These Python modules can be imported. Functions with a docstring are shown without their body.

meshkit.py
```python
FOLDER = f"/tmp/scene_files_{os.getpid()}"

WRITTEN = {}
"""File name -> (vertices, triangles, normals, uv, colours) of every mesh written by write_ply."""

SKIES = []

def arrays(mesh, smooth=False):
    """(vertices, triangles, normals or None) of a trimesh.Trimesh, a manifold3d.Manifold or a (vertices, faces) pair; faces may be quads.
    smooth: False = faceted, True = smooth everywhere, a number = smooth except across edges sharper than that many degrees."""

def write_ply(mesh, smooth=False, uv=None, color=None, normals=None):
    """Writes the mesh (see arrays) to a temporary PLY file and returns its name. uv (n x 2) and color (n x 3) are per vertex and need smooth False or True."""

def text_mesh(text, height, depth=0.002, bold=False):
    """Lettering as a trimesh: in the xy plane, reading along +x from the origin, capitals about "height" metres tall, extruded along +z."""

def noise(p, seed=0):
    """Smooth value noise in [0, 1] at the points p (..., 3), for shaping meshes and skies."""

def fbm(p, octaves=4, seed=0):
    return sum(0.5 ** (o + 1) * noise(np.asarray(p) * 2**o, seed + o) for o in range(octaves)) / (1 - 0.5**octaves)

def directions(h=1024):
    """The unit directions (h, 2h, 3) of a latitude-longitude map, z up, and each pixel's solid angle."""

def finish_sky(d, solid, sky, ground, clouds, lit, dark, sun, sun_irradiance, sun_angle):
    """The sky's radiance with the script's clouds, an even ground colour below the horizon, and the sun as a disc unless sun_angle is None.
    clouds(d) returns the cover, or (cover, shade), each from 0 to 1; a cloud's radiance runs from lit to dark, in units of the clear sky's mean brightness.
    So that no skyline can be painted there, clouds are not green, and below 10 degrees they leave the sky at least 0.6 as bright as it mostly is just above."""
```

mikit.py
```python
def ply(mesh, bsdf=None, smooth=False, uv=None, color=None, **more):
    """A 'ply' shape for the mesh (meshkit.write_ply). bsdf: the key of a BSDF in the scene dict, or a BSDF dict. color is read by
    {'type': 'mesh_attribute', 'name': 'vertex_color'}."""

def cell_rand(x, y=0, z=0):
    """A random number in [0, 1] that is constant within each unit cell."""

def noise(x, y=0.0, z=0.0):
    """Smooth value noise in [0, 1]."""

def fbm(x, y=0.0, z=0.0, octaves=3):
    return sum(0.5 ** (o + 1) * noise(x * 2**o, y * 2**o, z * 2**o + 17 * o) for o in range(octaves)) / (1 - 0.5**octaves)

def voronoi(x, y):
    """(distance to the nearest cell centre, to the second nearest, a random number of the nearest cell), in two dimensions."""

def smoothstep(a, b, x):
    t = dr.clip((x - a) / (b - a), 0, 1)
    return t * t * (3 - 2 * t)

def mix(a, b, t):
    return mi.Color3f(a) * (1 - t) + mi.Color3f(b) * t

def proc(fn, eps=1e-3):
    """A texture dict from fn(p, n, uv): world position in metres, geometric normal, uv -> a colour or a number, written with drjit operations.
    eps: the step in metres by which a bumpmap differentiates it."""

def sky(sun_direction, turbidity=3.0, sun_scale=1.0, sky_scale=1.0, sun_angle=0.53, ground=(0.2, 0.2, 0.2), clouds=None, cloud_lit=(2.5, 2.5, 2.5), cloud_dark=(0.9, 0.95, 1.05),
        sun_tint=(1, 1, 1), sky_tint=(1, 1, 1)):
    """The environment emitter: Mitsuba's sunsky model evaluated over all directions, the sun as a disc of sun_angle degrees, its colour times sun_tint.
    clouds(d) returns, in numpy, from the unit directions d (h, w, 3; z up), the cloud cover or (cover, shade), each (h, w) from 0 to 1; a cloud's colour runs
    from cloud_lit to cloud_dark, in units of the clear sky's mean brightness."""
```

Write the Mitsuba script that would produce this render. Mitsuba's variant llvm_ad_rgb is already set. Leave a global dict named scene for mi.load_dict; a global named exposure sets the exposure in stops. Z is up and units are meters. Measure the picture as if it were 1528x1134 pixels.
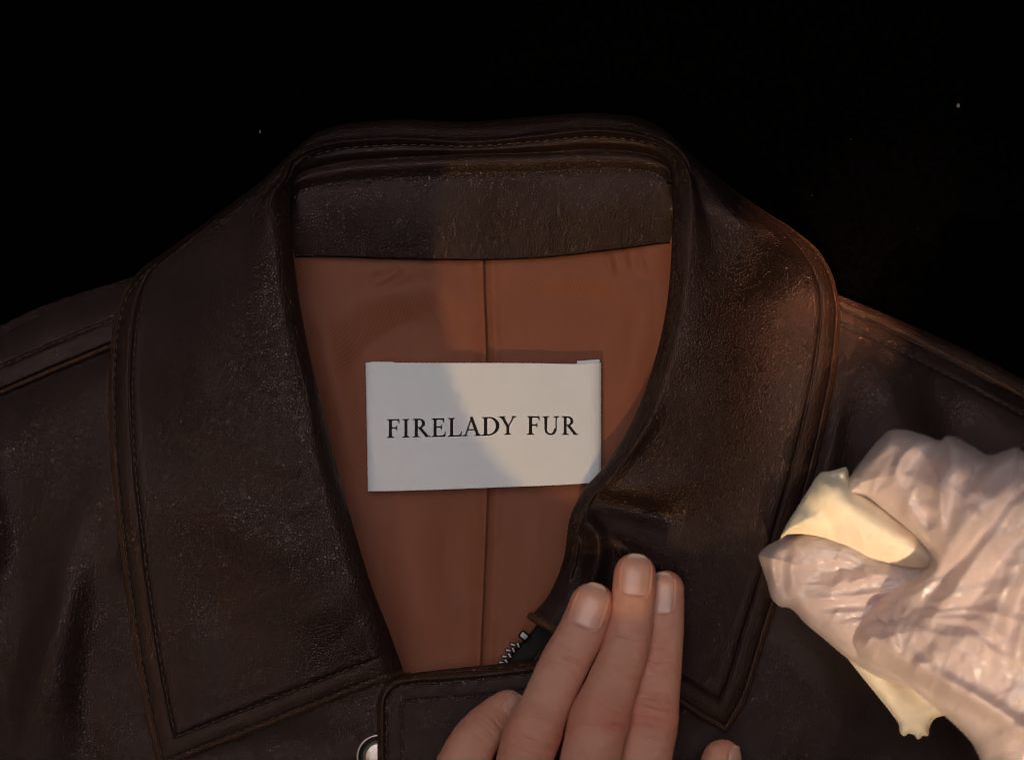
import math, random
import numpy as np, trimesh, mitsuba as mi, drjit as dr, mikit, meshkit
import manifold3d as m3
import shapely
from shapely.geometry import Polygon, LineString, box
from shapely import affinity
from scipy.interpolate import Akima1DInterpolator, LinearNDInterpolator, PchipInterpolator
from scipy.spatial import Delaunay, cKDTree
from mikit import proc, noise, fbm, voronoi, smoothstep

T = mi.ScalarTransform4f
scene, labels = {}, {}
rng = random.Random(7)

# ------------------------------------------------------------------ camera, lamps, exposure
# plan coordinates: 5200 photo pixels per metre on the table plane, pixel (764, 567) at the origin; heights in mm
PPM, CX, CY, CAM = 5200.0, 764.0, 567.0, 0.80
def W(px, py, zmm):
    px, py, z = np.broadcast_arrays(np.asarray(px, float), np.asarray(py, float), np.asarray(zmm, float) / 1000.0)
    k = (CAM - z) / CAM
    return np.stack([(px - CX) / PPM * k, (CY - py) / PPM * k, z], -1)

scene['camera'] = {'type': 'thinlens', 'fov': math.degrees(2 * math.atan(764 / PPM / CAM)), 'fov_axis': 'x',
                   'aperture_radius': 0.0062, 'focus_distance': CAM - 0.012, 'near_clip': 0.01, 'far_clip': 20.0,
                   'to_world': T().look_at(origin=[0, 0, CAM], target=[0, 0, 0], up=[0, 1, 0])}
exposure = 0.0

def aim(key, pos, target, w, h, rgb, label):
    scene[key] = {'type': 'rectangle', 'to_world': T().look_at(origin=pos, target=target, up=[0, 0.3, 1]) @ T().scale([w / 2, h / 2, 1]),
                  'bsdf': {'type': 'diffuse', 'reflectance': {'type': 'rgb', 'value': [0.6, 0.6, 0.6]}},
                  'emitter': {'type': 'area', 'radiance': {'type': 'rgb', 'value': list(rgb)}}}
    labels[key] = {'label': label, 'category': 'lamp', 'kind': 'structure'}
aim('softbox_lamp', [-0.16, 0.26, 1.40], [0.0, 0.0, 0.0], 1.15, 1.15, (1.98, 1.90, 1.95), 'large square softbox lamp above the table')
spot_target = W(1032, 332, 8)
spot_dir = np.array([-0.30, -0.80, 1.0]); spot_dir /= np.linalg.norm(spot_dir)
spot_pos = spot_target + spot_dir * 1.25
spot_half = 3.242
scene['warm_spot'] = {'type': 'spot', 'to_world': T().look_at(origin=spot_pos.tolist(), target=spot_target.tolist(), up=[0, 0, 1]),
                      'cutoff_angle': spot_half + 0.11, 'beam_width': spot_half - 0.07,
                      'intensity': {'type': 'rgb', 'value': [1.22, 0.78, 0.31]}}
def soft_spot(key, at, from_dir, dist, inner, outer, rgb):
    d = np.array(from_dir, float); d /= np.linalg.norm(d)
    scene[key] = {'type': 'spot', 'to_world': T().look_at(origin=(at + d * dist).tolist(), target=at.tolist(), up=[0, 0, 1]), 'cutoff_angle': outer, 'beam_width': inner, 'intensity': {'type': 'rgb', 'value': list(rgb)}}
soft_spot('warm_spot_right', W(1400, 875, 60), (-0.16, -0.78, 1.0), 0.9, 1.6, 3.9, (2.9, 2.15, 1.42))
soft_spot('rim_spot', W(1245, 392, 12), (0.60, 0.78, 0.44), 1.0, 0.4, 1.9, (4.6, 2.2, 1.15))
soft_spot('warm_spot_left', W(300, 880, 14), (-0.62, -0.22, 1.0), 1.1, 0.5, 4.6, (0.42, 0.25, 0.115))

# ------------------------------------------------------------------ materials
def rgb(*c): return {'type': 'rgb', 'value': list(c)}
VCOL = {'type': 'mesh_attribute', 'name': 'vertex_color'}

def leather_grain(p, n, uv):
    x, y = uv.x * 1000.0, uv.y * 1000.0
    wx = x + 0.7 * (noise(x * 0.9, y * 0.9, 3.0) - 0.5)
    wy = y + 0.7 * (noise(x * 0.9, y * 0.9, 9.0) - 0.5)
    a1, a2, r = voronoi(wx * 1.30, wy * 1.45)
    big = smoothstep(0.0, 0.45, a2 - a1) * (0.65 + 0.6 * r)
    return (big + 0.15 * noise(x * 2.6, y * 2.6)) * (0.72 + 0.5 * noise(x * 0.07, y * 0.07, 5.0))

def twill(p, n, uv):
    x, y = uv.x * 1000.0, uv.y * 1000.0
    w = 0.5 + 0.5 * dr.sin((x * 0.80 - y * 0.55) * 2 * math.pi / 0.74 * 1.0 + 0.5 * noise(x * 1.3, y * 1.3))
    return w * (0.75 + 0.25 * noise(x * 3.1, y * 0.4)) + 0.25 * noise(x * 6.0, y * 6.0)

def fine_cloth(p, n, uv):
    x, y = p.x * 1000.0, p.y * 1000.0
    return 0.6 * noise(x * 2.5, y * 2.5, p.z * 2500.0) + 0.4 * fbm(x * 0.6, y * 0.6, p.z * 600.0)

def skin_bump(p, n, uv):
    x, y, z = p.x * 1000.0, p.y * 1000.0, p.z * 1000.0
    f1, f2, _ = voronoi((x + 0.35 * z) * 1.4, (y - 0.3 * z) * 1.1)
    return 0.6 * smoothstep(0.0, 0.35, f2 - f1) + 0.4 * noise(x * 1.1, y * 1.1, z * 1.1)

def metal_wear(p, n, uv):
    return 0.22 + 0.2 * fbm(p.x * 3000, p.y * 3000, p.z * 3000)

def bump(fn, scale, eps, inner):
    return {'type': 'twosided', 'bsdf': {'type': 'bumpmap', 'arbitrary': proc(fn, eps), 'scale': scale, 'bsdf': inner}}

def grain_mask(p, n, uv):
    return dr.clip(0.95 - leather_grain(p, n, uv), 0, 1) * 0.7
scene['leather'] = bump(leather_grain, 0.00017, 1.0e-4, {'type': 'blendbsdf', 'weight': proc(grain_mask),
    'bsdf_a': {'type': 'principled', 'base_color': VCOL, 'roughness': 0.33, 'specular': 0.50, 'spec_tint': 0.5},
    'bsdf_b': {'type': 'principled', 'base_color': rgb(0.0050, 0.0030, 0.0024), 'roughness': 0.6, 'specular': 0.10}})
def twill_mask(p, n, uv):
    return dr.clip(1.0 - twill(p, n, uv), 0, 1) * 0.30
scene['lining_satin'] = bump(twill, 0.00003, 8e-5, {'type': 'blendbsdf', 'weight': proc(twill_mask),
    'bsdf_a': {'type': 'principled', 'base_color': VCOL, 'roughness': 0.58, 'specular': 0.16},
    'bsdf_b': {'type': 'principled', 'base_color': rgb(0.120, 0.036, 0.018), 'roughness': 0.6, 'specular': 0.1}})
scene['label_satin'] = bump(fine_cloth, 0.00003, 1e-4, {'type': 'principled', 'base_color': rgb(0.79, 0.78, 0.775), 'roughness': 0.6, 'specular': 0.25})
scene['ink'] = {'type': 'twosided', 'bsdf': {'type': 'principled', 'base_color': rgb(0.012, 0.008, 0.008), 'roughness': 0.7, 'specular': 0.2}}
scene['thread'] = {'type': 'twosided', 'bsdf': {'type': 'principled', 'base_color': rgb(0.030, 0.018, 0.014), 'roughness': 0.5, 'specular': 0.5}}
scene['skin'] = bump(skin_bump, 0.00020, 1.2e-4, {'type': 'principled', 'base_color': VCOL, 'roughness': 0.48, 'specular': 0.40, 'sheen': 0.15})
scene['nail'] = {'type': 'twosided', 'bsdf': {'type': 'principled', 'base_color': VCOL, 'roughness': 0.38, 'specular': 0.45, 'clearcoat': 0.8, 'clearcoat_gloss': 0.9}}
scene['zip_metal'] = {'type': 'twosided', 'bsdf': {'type': 'principled', 'base_color': rgb(0.11, 0.10, 0.095), 'metallic': 1.0, 'roughness': 0.25}}
scene['dark_metal'] = {'type': 'twosided', 'bsdf': {'type': 'principled', 'base_color': rgb(0.03, 0.025, 0.023), 'metallic': 0.6, 'roughness': 0.35}}
scene['snap_metal'] = {'type': 'twosided', 'bsdf': {'type': 'principled', 'base_color': rgb(0.52, 0.42, 0.37), 'metallic': 0.75, 'roughness': proc(metal_wear)}}
scene['chamois'] = bump(fine_cloth, 0.00016, 1.5e-4, {'type': 'principled', 'base_color': VCOL, 'roughness': 0.75, 'specular': 0.2, 'sheen': 0.3})
scene['film'] = {'type': 'blendbsdf', 'weight': 0.36,
    'bsdf_a': {'type': 'principledthin', 'base_color': rgb(0.95, 0.86, 0.82), 'roughness': 0.12, 'spec_trans': 0.62, 'diff_trans': 0.8, 'eta': 1.5},
    'bsdf_b': {'type': 'twosided', 'bsdf': {'type': 'principled', 'base_color': rgb(0.80, 0.66, 0.61), 'roughness': 0.20, 'specular': 0.9, 'clearcoat': 1.0, 'clearcoat_gloss': 0.93}}}
scene['black_cloth'] = {'type': 'twosided', 'bsdf': {'type': 'diffuse', 'reflectance': proc(lambda p, n, uv: mi.Color3f(0.0012, 0.0010, 0.0010) * (0.6 + 0.8 * noise(p.x * 900, p.y * 900)))}}
scene['lint'] = {'type': 'twosided', 'bsdf': {'type': 'diffuse', 'reflectance': rgb(0.16, 0.14, 0.13)}}

# ------------------------------------------------------------------ helpers
def ss(a, b, x):
    t = np.clip((np.asarray(x, float) - a) / (b - a), 0, 1)
    return t * t * (3 - 2 * t)

def N2(px, py, scale, seed=0, octaves=3):
    """smooth noise in -1..1 over the plan; scale = pixels per lump"""
    p = np.stack([np.asarray(px, float) / scale, np.asarray(py, float) / scale, np.full(np.shape(px), seed * 3.7 + 0.31)], -1)
    return meshkit.fbm(p, octaves, seed) * 2 - 1

def resample(pts, step):
    pts = np.asarray(pts, float)
    l = np.r_[0, np.cumsum(np.linalg.norm(np.diff(pts, axis=0), axis=1))]
    n = max(2, int(math.ceil(l[-1] / step)) + 1)
    q = np.linspace(0, l[-1], n)
    return np.stack([np.interp(q, l, pts[:, k]) for k in range(pts.shape[1])], 1)

def curve(pts, step=3.0):
    """smooth open curve through points"""
    pts = np.asarray(pts, float)
    l = np.r_[0, np.cumsum(np.linalg.norm(np.diff(pts, axis=0), axis=1))]
    if len(pts) < 3:
        return resample(pts, step)
    f = Akima1DInterpolator(l, pts, method='makima') if len(pts) > 3 else PchipInterpolator(l, pts)
    return resample(f(np.linspace(0, l[-1], max(8, int(l[-1] / step) * 3))), step)

def closed_curve(pts, step=3.0):
    pts = np.asarray(pts, float)
    ext = np.vstack([pts[-3:], pts, pts[:4]])
    l = np.r_[0, np.cumsum(np.linalg.norm(np.diff(ext, axis=0), axis=1))]
    f = Akima1DInterpolator(l, ext, method='makima')
    q = np.linspace(l[3], l[3 + len(pts)], int((l[3 + len(pts)] - l[3]) / step) + 1)
    return f(q)[:-1]

def ridge(px, py, pts, h, w, sharp=False, taper=True):
    """a fold along a polyline in plan: h (mm) high, w (px) wide; tapers off at its ends"""
    c = curve(pts, 2.0)
    q = np.stack([np.ravel(px), np.ravel(py)], 1)
    lo, hi = c.min(0) - 4 * w, c.max(0) + 4 * w
    near = np.all((q > lo) & (q < hi), axis=1)
    out = np.zeros(len(q))
    if near.any():
        d, i = cKDTree(c).query(q[near])
        s = i / (len(c) - 1)
        env = np.clip(np.minimum(s, 1 - s) * 2, 0, 1) if taper else 1.0
        if taper:
            env = np.sin(env * math.pi / 2) ** 0.8 * 0.93 + 0.07
        prof = np.exp(-d / w * 1.6) if sharp else np.exp(-(d / w) ** 2)
        out[near] = h * prof * env
    return out.reshape(np.shape(px))

def folds(px, py, items):
    z = np.zeros(np.shape(px))
    for it in items:
        z = z + ridge(px, py, *it[:3], **(it[3] if len(it) > 3 else {}))
    return z

def uv_of(v):
    return np.stack([v[:, 0] + 0.5 * v[:, 2], v[:, 1] - 0.7 * v[:, 2]], 1)

def vnormals(v, f):
    n = np.zeros_like(v)
    fn = np.cross(v[f[:, 1]] - v[f[:, 0]], v[f[:, 2]] - v[f[:, 0]])
    for k in range(3):
        np.add.at(n, f[:, k], fn)
    return n / np.maximum(np.linalg.norm(n, axis=1, keepdims=True), 1e-20)

def shell(v, f, th):
    """closes an open sheet (facing up): th metres thick below it, rounded rim"""
    n = vnormals(v, f)
    e = np.sort(np.vstack([f[:, [0, 1]], f[:, [1, 2]], f[:, [2, 0]]]), axis=1)
    d = np.vstack([f[:, [0, 1]], f[:, [1, 2]], f[:, [2, 0]]])
    key = e[:, 0].astype(np.int64) * len(v) + e[:, 1]
    u, inv, cnt = np.unique(key, return_inverse=True, return_counts=True)
    b = d[cnt[inv] == 1]
    m = len(v)
    v2 = np.vstack([v, v - n * th])
    f2 = np.vstack([f, f[:, ::-1] + m, np.stack([b[:, 1], b[:, 0], b[:, 0] + m], 1), np.stack([b[:, 1], b[:, 0] + m, b[:, 1] + m], 1)])
    return v2, f2

def add(key, mesh, bsdf, color=None, smooth=True, **lab):
    v, f = (mesh.vertices, mesh.faces) if hasattr(mesh, 'vertices') else mesh
    v, f = np.asarray(v, float), np.asarray(f, int)
    if color is not None:
        color = np.asarray(color, float)
        if color.ndim == 1:
            color = np.tile(color, (len(v), 1))
    base, n = key, 0
    while key in scene:
        n += 1
        key = f'{base}_{n:03d}'
    if smooth is True or smooth is False:
        scene[key] = mikit.ply(trimesh.Trimesh(v, f, process=False), bsdf, smooth=smooth, uv=uv_of(v), color=color)
    else:
        scene[key] = mikit.ply(trimesh.Trimesh(v, f, process=False), bsdf, smooth=smooth)
    if lab:
        labels[key] = lab
    return key

def grid_faces(nr, nc, flip=False):
    i = np.arange(nr * nc).reshape(nr, nc)
    a, b, c, d = i[:-1, :-1].ravel(), i[:-1, 1:].ravel(), i[1:, 1:].ravel(), i[1:, :-1].ravel()
    f = np.vstack([np.stack([a, b, c], 1), np.stack([a, c, d], 1)])
    return f[:, ::-1] if flip else f

def up_facing(v, f):
    n = np.cross(v[f[:, 1]] - v[f[:, 0]], v[f[:, 2]] - v[f[:, 0]])
    return f if n[:, 2].sum() > 0 else f[:, ::-1]

def plan_mesh(outline, step):
    """triangulated plan polygon (px): points, faces, distance to the outline (px), boundary mask"""
    o = np.asarray(outline, float)
    P = Polygon(o).buffer(0)
    if P.geom_type == 'MultiPolygon':
        P = max(P.geoms, key=lambda g: g.area)
    o = np.array(P.exterior.coords)[:-1]
    o = resample(np.vstack([o, o[:1]]), step * 0.8)[:-1]
    P = Polygon(o)
    x0, y0, x1, y1 = P.bounds
    gx, gy = np.meshgrid(np.arange(x0, x1, step), np.arange(y0, y1, step * 0.866))
    gx[1::2] += step / 2
    q = np.stack([gx.ravel(), gy.ravel()], 1)
    inner = P.buffer(-step * 0.55)
    q = q[shapely.contains_xy(inner, q[:, 0], q[:, 1])]
    # a few rows hugging the edge so that rounded rims stay smooth
    rows = []
    for k in (0.35,):
        g = P.buffer(-step * k)
    pts = np.vstack([o, q])
    f = Delaunay(pts).simplices
    c = pts[f].mean(1)
    f = f[shapely.contains_xy(P, c[:, 0], c[:, 1])]
    a = np.cross(pts[f[:, 1]] - pts[f[:, 0]], pts[f[:, 2]] - pts[f[:, 0]])
    f = f[np.abs(a) > 1e-6]
    d = cKDTree(resample(np.vstack([o, o[:1]]), 0.7)).query(pts)[0]
    d[:len(o)] = 0
    bmask = np.zeros(len(pts), bool); bmask[:len(o)] = True
    return pts, f, d, bmask

def pillow(outline, step, ztop, zbot):
    """closed body over a plan outline; ztop / zbot (px, py, d) in mm meet at the rim"""
    pts, f, d, bm = plan_mesh(outline, step)
    zt, zb = ztop(pts[:, 0], pts[:, 1], d), zbot(pts[:, 0], pts[:, 1], d)
    zm = (zt + zb) / 2
    zt = np.where(bm, zm, zt); zb = np.where(bm, zm, zb)
    top = W(pts[:, 0], pts[:, 1], zt)
    inner = np.where(~bm)[0]
    bot = W(pts[inner, 0], pts[inner, 1], zb[inner])
    remap = np.arange(len(pts)); remap[inner] = len(pts) + np.arange(len(inner))
    f = up_facing(top, f)
    v = np.vstack([top, bot])
    ff = np.vstack([f, remap[f][:, ::-1]])
    return v, ff, np.r_[pts[:, 0], pts[inner, 0]], np.r_[pts[:, 1], pts[inner, 1]], np.r_[d, d[inner]]

def tube(path, radius, sides=10, taper=None):
    path = np.asarray(path, float)
    n = len(path)
    t = np.gradient(path, axis=0); t /= np.linalg.norm(t, axis=1, keepdims=True)
    up = np.tile([0, 0, 1.0], (n, 1))
    s = np.cross(t, up); s /= np.maximum(np.linalg.norm(s, axis=1, keepdims=True), 1e-9)
    u = np.cross(s, t)
    r = np.full(n, radius) if np.ndim(radius) == 0 else np.asarray(radius)
    a = np.arange(sides) / sides * 2 * math.pi
    v = (path[:, None] + r[:, None, None] * (np.cos(a)[None, :, None] * s[:, None] + np.sin(a)[None, :, None] * u[:, None])).reshape(-1, 3)
    i = np.arange(n - 1)[:, None] * sides; j = np.arange(sides)[None]
    A, B = i + j, i + (j + 1) % sides
    f = np.vstack([np.stack([A, B, B + sides], -1).reshape(-1, 3), np.stack([A, B + sides, A + sides], -1).reshape(-1, 3)])
    v = np.vstack([v, path[:1], path[-1:]])
    j = np.arange(sides)
    f = np.vstack([f, np.stack([(j + 1) % sides, j, np.full(sides, n * sides)], 1),
                   np.stack([(n - 1) * sides + j, (n - 1) * sides + (j + 1) % sides, np.full(sides, n * sides + 1)], 1)])
    return v, f

def join(parts):
    vs, fs, at = [], [], 0
    for v, f in parts:
        vs.append(v); fs.append(f + at); at += len(v)
    return np.vstack(vs), np.vstack(fs)

def stitches(path, pitch=0.0027, length=0.0019, r=0.00029):
    """a row of thread stitches along a world path: short arched tubes whose ends sink into the leather"""
    path = resample(path, 0.0003)
    n = len(path); per, ln = pitch / 0.0003, length / 0.0003
    parts, k = [], 0.0
    while k + ln < n - 1:
        kk = k + rng.uniform(-0.4, 0.4)
        q = np.clip(kk + np.linspace(0, ln * rng.uniform(0.92, 1.06), 6), 0, n - 1)
        p = np.stack([np.interp(q, np.arange(n), path[:, c]) for c in range(3)], 1)
        p[:, 2] += np.array([-0.28, 0.02, 0.10, 0.10, 0.02, -0.28]) * 0.001
        parts.append(tube(p, np.array([0.7, 1, 1.05, 1.05, 1, 0.7]) * r, 6))
        k += per
    return join(parts)

# leather colours
DARK = np.array([0.0208, 0.0108, 0.0084])
WORN = np.array([0.120, 0.054, 0.027])
def leather_color(px, py, wear=0.0, seed=0):
    a = N2(px, py, 130, seed + 11, 3)[..., None]
    b = N2(px, py, 22, seed + 12, 3)[..., None]
    c = DARK * (1 + 0.22 * a + 0.16 * b) * (1 + np.array([0.10, 0, -0.06]) * N2(px, py, 210, seed + 13, 2)[..., None])
    w = np.clip(np.asarray(wear, float) * (1 + 0.8 * N2(px, py, 16, seed + 14, 3)), 0, 1)[..., None]
    return c * (1 - w) + WORN * w

# ------------------------------------------------------------------ the setting: black table cloth
v = np.array([[-3, -3, 0], [3, -3, 0], [3, 3, 0], [-3, 3, 0.0]])
scene['table_surface'] = mikit.ply(trimesh.Trimesh(v, [[0, 1, 2], [0, 2, 3]], process=False), 'black_cloth', uv=v[:, :2])
labels['table_surface'] = {'label': 'black cloth covered table under the jacket', 'category': 'table', 'kind': 'structure'}

# ------------------------------------------------------------------ the jacket
J = 'leather_jacket'
labels[J] = {'label': 'dark brown leather jacket lying on black, wide collar open around an orange brown lining', 'category': 'jacket'}

def interp(xs, ys):
    return lambda x: np.interp(x, xs, ys)
ysL = PchipInterpolator([-220, -150, 0, 60, 120, 195, 300, 450, 640], [585, 548, 486, 458, 437, 414, 370, 300, 220])
ypL = PchipInterpolator([-220, -150, 0, 80, 160, 300, 450, 640], [672, 642, 581, 547, 514, 455, 390, 300])
ysR = PchipInterpolator([700, 1000, 1150, 1253, 1330, 1420, 1528, 1760], [200, 330, 396, 440, 472, 512, 566, 690])
yeR = PchipInterpolator([700, 1000, 1150, 1253, 1330, 1420, 1528, 1760], [214, 344, 409, 453, 488, 533, 590, 722])

FOLD_L = [
    ([(250, 640), (170, 760), (110, 900), (60, 1080), (40, 1200)], 5.0, 48),
    ([(-40, 640), (-60, 800), (-40, 1000)], 4.5, 55),
    ([(190, 700), (140, 830), (130, 1000), (150, 1150)], -2.6, 28),
    ([(30, 660), (20, 800), (-20, 950)], -1.6, 35),
    ([(150, 900), (140, 1010), (170, 1140)], 1.4, 26),
    ([(300, 1130), (420, 1110), (540, 1090)], -1.0, 30),
]
def zL(px, py):
    d = np.maximum(py - ypL(px), 0)
    return 4.0 + 8.5 * (1 - np.exp(-d / 60.0)) + folds(px, py, FOLD_L) + 0.7 * N2(px, py, 90, 3) + 0.18 * N2(px, py, 24, 4)
def zYoke(px, py):
    d = np.maximum(py - ysL(px), 0)
    return 0.8 + 8.2 * (1 - np.exp(-d / 34.0)) + 0.35 * N2(px, py, 60, 5)
FOLD_R = [
    ([(1290, 520), (1330, 600), (1350, 700)], 2.2, 45),
    ([(1260, 560), (1235, 700), (1215, 800)], 1.6, 16),
    ([(1380, 560), (1430, 660), (1460, 760)], -2.0, 40),
    ([(1180, 930), (1230, 1030), (1290, 1140)], 2.0, 45),
    ([(1450, 580), (1528, 640), (1600, 700)], 1.8, 40),
]
def zR(px, py):
    d = np.maximum(py - yeR(px), 0)
    return 3.2 + 9.0 * (1 - np.exp(-d / 45.0)) + folds(px, py, FOLD_R) + 0.7 * N2(px, py, 95, 6) + 0.18 * N2(px, py, 24, 7)
def zBody(px, py):
    px, py = np.asarray(px, float), np.asarray(py, float)
    left = px < 764
    return np.where(left, np.maximum(zL(px, py), zYoke(px, py)), zR(px, py))

def lattice(xs, ytop, ybot, nv, zf, keep=None, th=0.0012, pw=1.0):
    t = np.linspace(0, 1, nv)[:, None] ** pw
    X = np.broadcast_to(np.asarray(xs, float)[None], (nv, len(xs)))
    Y = ytop(X) * (1 - t) + ybot(X) * t
    Z = zf(X, Y)
    v = W(X, Y, Z).reshape(-1, 3)
    f = up_facing(v, grid_faces(nv, len(xs)))
    if keep is not None:
        c = np.stack([X.ravel(), Y.ravel()], 1)[f].mean(1)
        f = f[keep(c[:, 0], c[:, 1])]
    used = np.unique(f)
    re = np.full(len(v), -1); re[used] = np.arange(len(used))
    v, f = v[used], re[f]
    X, Y = X.ravel()[used], Y.ravel()[used]
    v2, f2 = shell(v, f, th)
    return v2, f2, np.r_[X, X], np.r_[Y, Y]

# left front panel and yoke
xRL = interp([250, 300, 500, 700, 850, 950, 1000, 1012, 1260], [300, 330, 390, 430, 480, 530, 560, 700, 720])
v, f, X, Y = lattice(np.arange(-200, 722, 3.0), lambda x: ypL(x) - 22, lambda x: 1260 + 0 * x, 290, zL, lambda x, y: x < xRL(y), 0.0014)
add(f'{J}__front_panel', (v, f), 'leather', leather_color(X, Y, 0, 1), label='front panel beside the collar at the left')
def zYoke2(px, py):
    d = (ypL(px) - py) / 5.2
    db = np.abs(d - 6.6)
    return zYoke(px, py) + 1.3 - 0.55 * np.exp(-(db / 0.55) ** 2) + 0.35 * ss(7, 5, d) - 1.0 * (1 - np.sqrt(np.clip(1 - np.clip(1 - d / 1.0, 0, 1) ** 2, 0, 1)))
v, f, X, Y = lattice(np.arange(-200, 440, 2.2), lambda x: ysL(x), lambda x: ypL(x), 120, zYoke2, lambda x, y: x < 320, 0.0016)
add(f'{J}__yoke', (v, f), 'leather', leather_color(X, Y, 0.0, 2))
xs = np.arange(-200, 330, 4.0)
v, f = tube(W(xs, ypL(xs) + 3.0, zL(xs, ypL(xs) + 3) + 2.2), 0.00095, 10)
add(f'{J}__yoke__piping', (v, f), 'leather', leather_color((v[:, 0]) * PPM, v[:, 1] * PPM, 0.95, 3), label='worn tan piping along the shoulder seam')
sp = []
xs = np.arange(-200, 320, 2.0); ys = ypL(xs) - 34.5
sp.append(stitches(W(xs, ys, zYoke2(xs, ys))))
add(f'{J}__yoke__stitching', join(sp), 'thread')
labels[f'{J}__yoke__stitching'] = {'kind': 'stuff'}

# right front panel with its shoulder edge
xLR = interp([300, 420, 600, 750, 850, 905, 935, 975, 1000, 1260], [1090, 1130, 1080, 1010, 950, 905, 845, 800, 780, 690])
v, f, X, Y = lattice(np.arange(690, 1740, 3.0), lambda x: yeR(x), lambda x: 1260 + 0 * x, 300,
                     lambda x, y: zR(x, y) - 1.0 * np.exp(-((y - yeR(x)) / 5.0) ** 2) - 0.4 * np.exp(-(((y - yeR(x)) - 30) / 4.0) ** 2), lambda x, y: x > xLR(y), 0.0014, 1.25)
add(f'{J}__front_panel', (v, f), 'leather', leather_color(X, Y, 0.0, 4), label='front panel under the gloved hand at the right')
v, f, X, Y = lattice(np.arange(1080, 1740, 3.0), lambda x: ysR(x), lambda x: yeR(x) + 8, 30,
                     lambda x, y: 0.6 + 4.2 * (1 - np.exp(-np.maximum(y - ysR(x), 0) / 6.0)), None, 0.0008)
add(f'{J}__shoulder_edge', (v, f), 'leather', leather_color(X, Y, 0.15, 5))
xs = np.arange(1100, 1740, 4.0)
v, f = tube(W(xs, yeR(xs) + 1, zR(xs, yeR(xs)) + 0.9), 0.00095, 10)
add(f'{J}__shoulder_edge__piping', (v, f), 'leather', leather_color(v[:, 0] * PPM, v[:, 1] * PPM, 0.55, 6), label='reddish piping along the right shoulder')
xs = np.arange(1110, 1740, 2.0); ys = yeR(xs) + 30
add(f'{J}__shoulder_edge__stitching', stitches(W(xs, ys, zR(xs, ys) - 0.4)), 'thread', kind='stuff')
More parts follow.
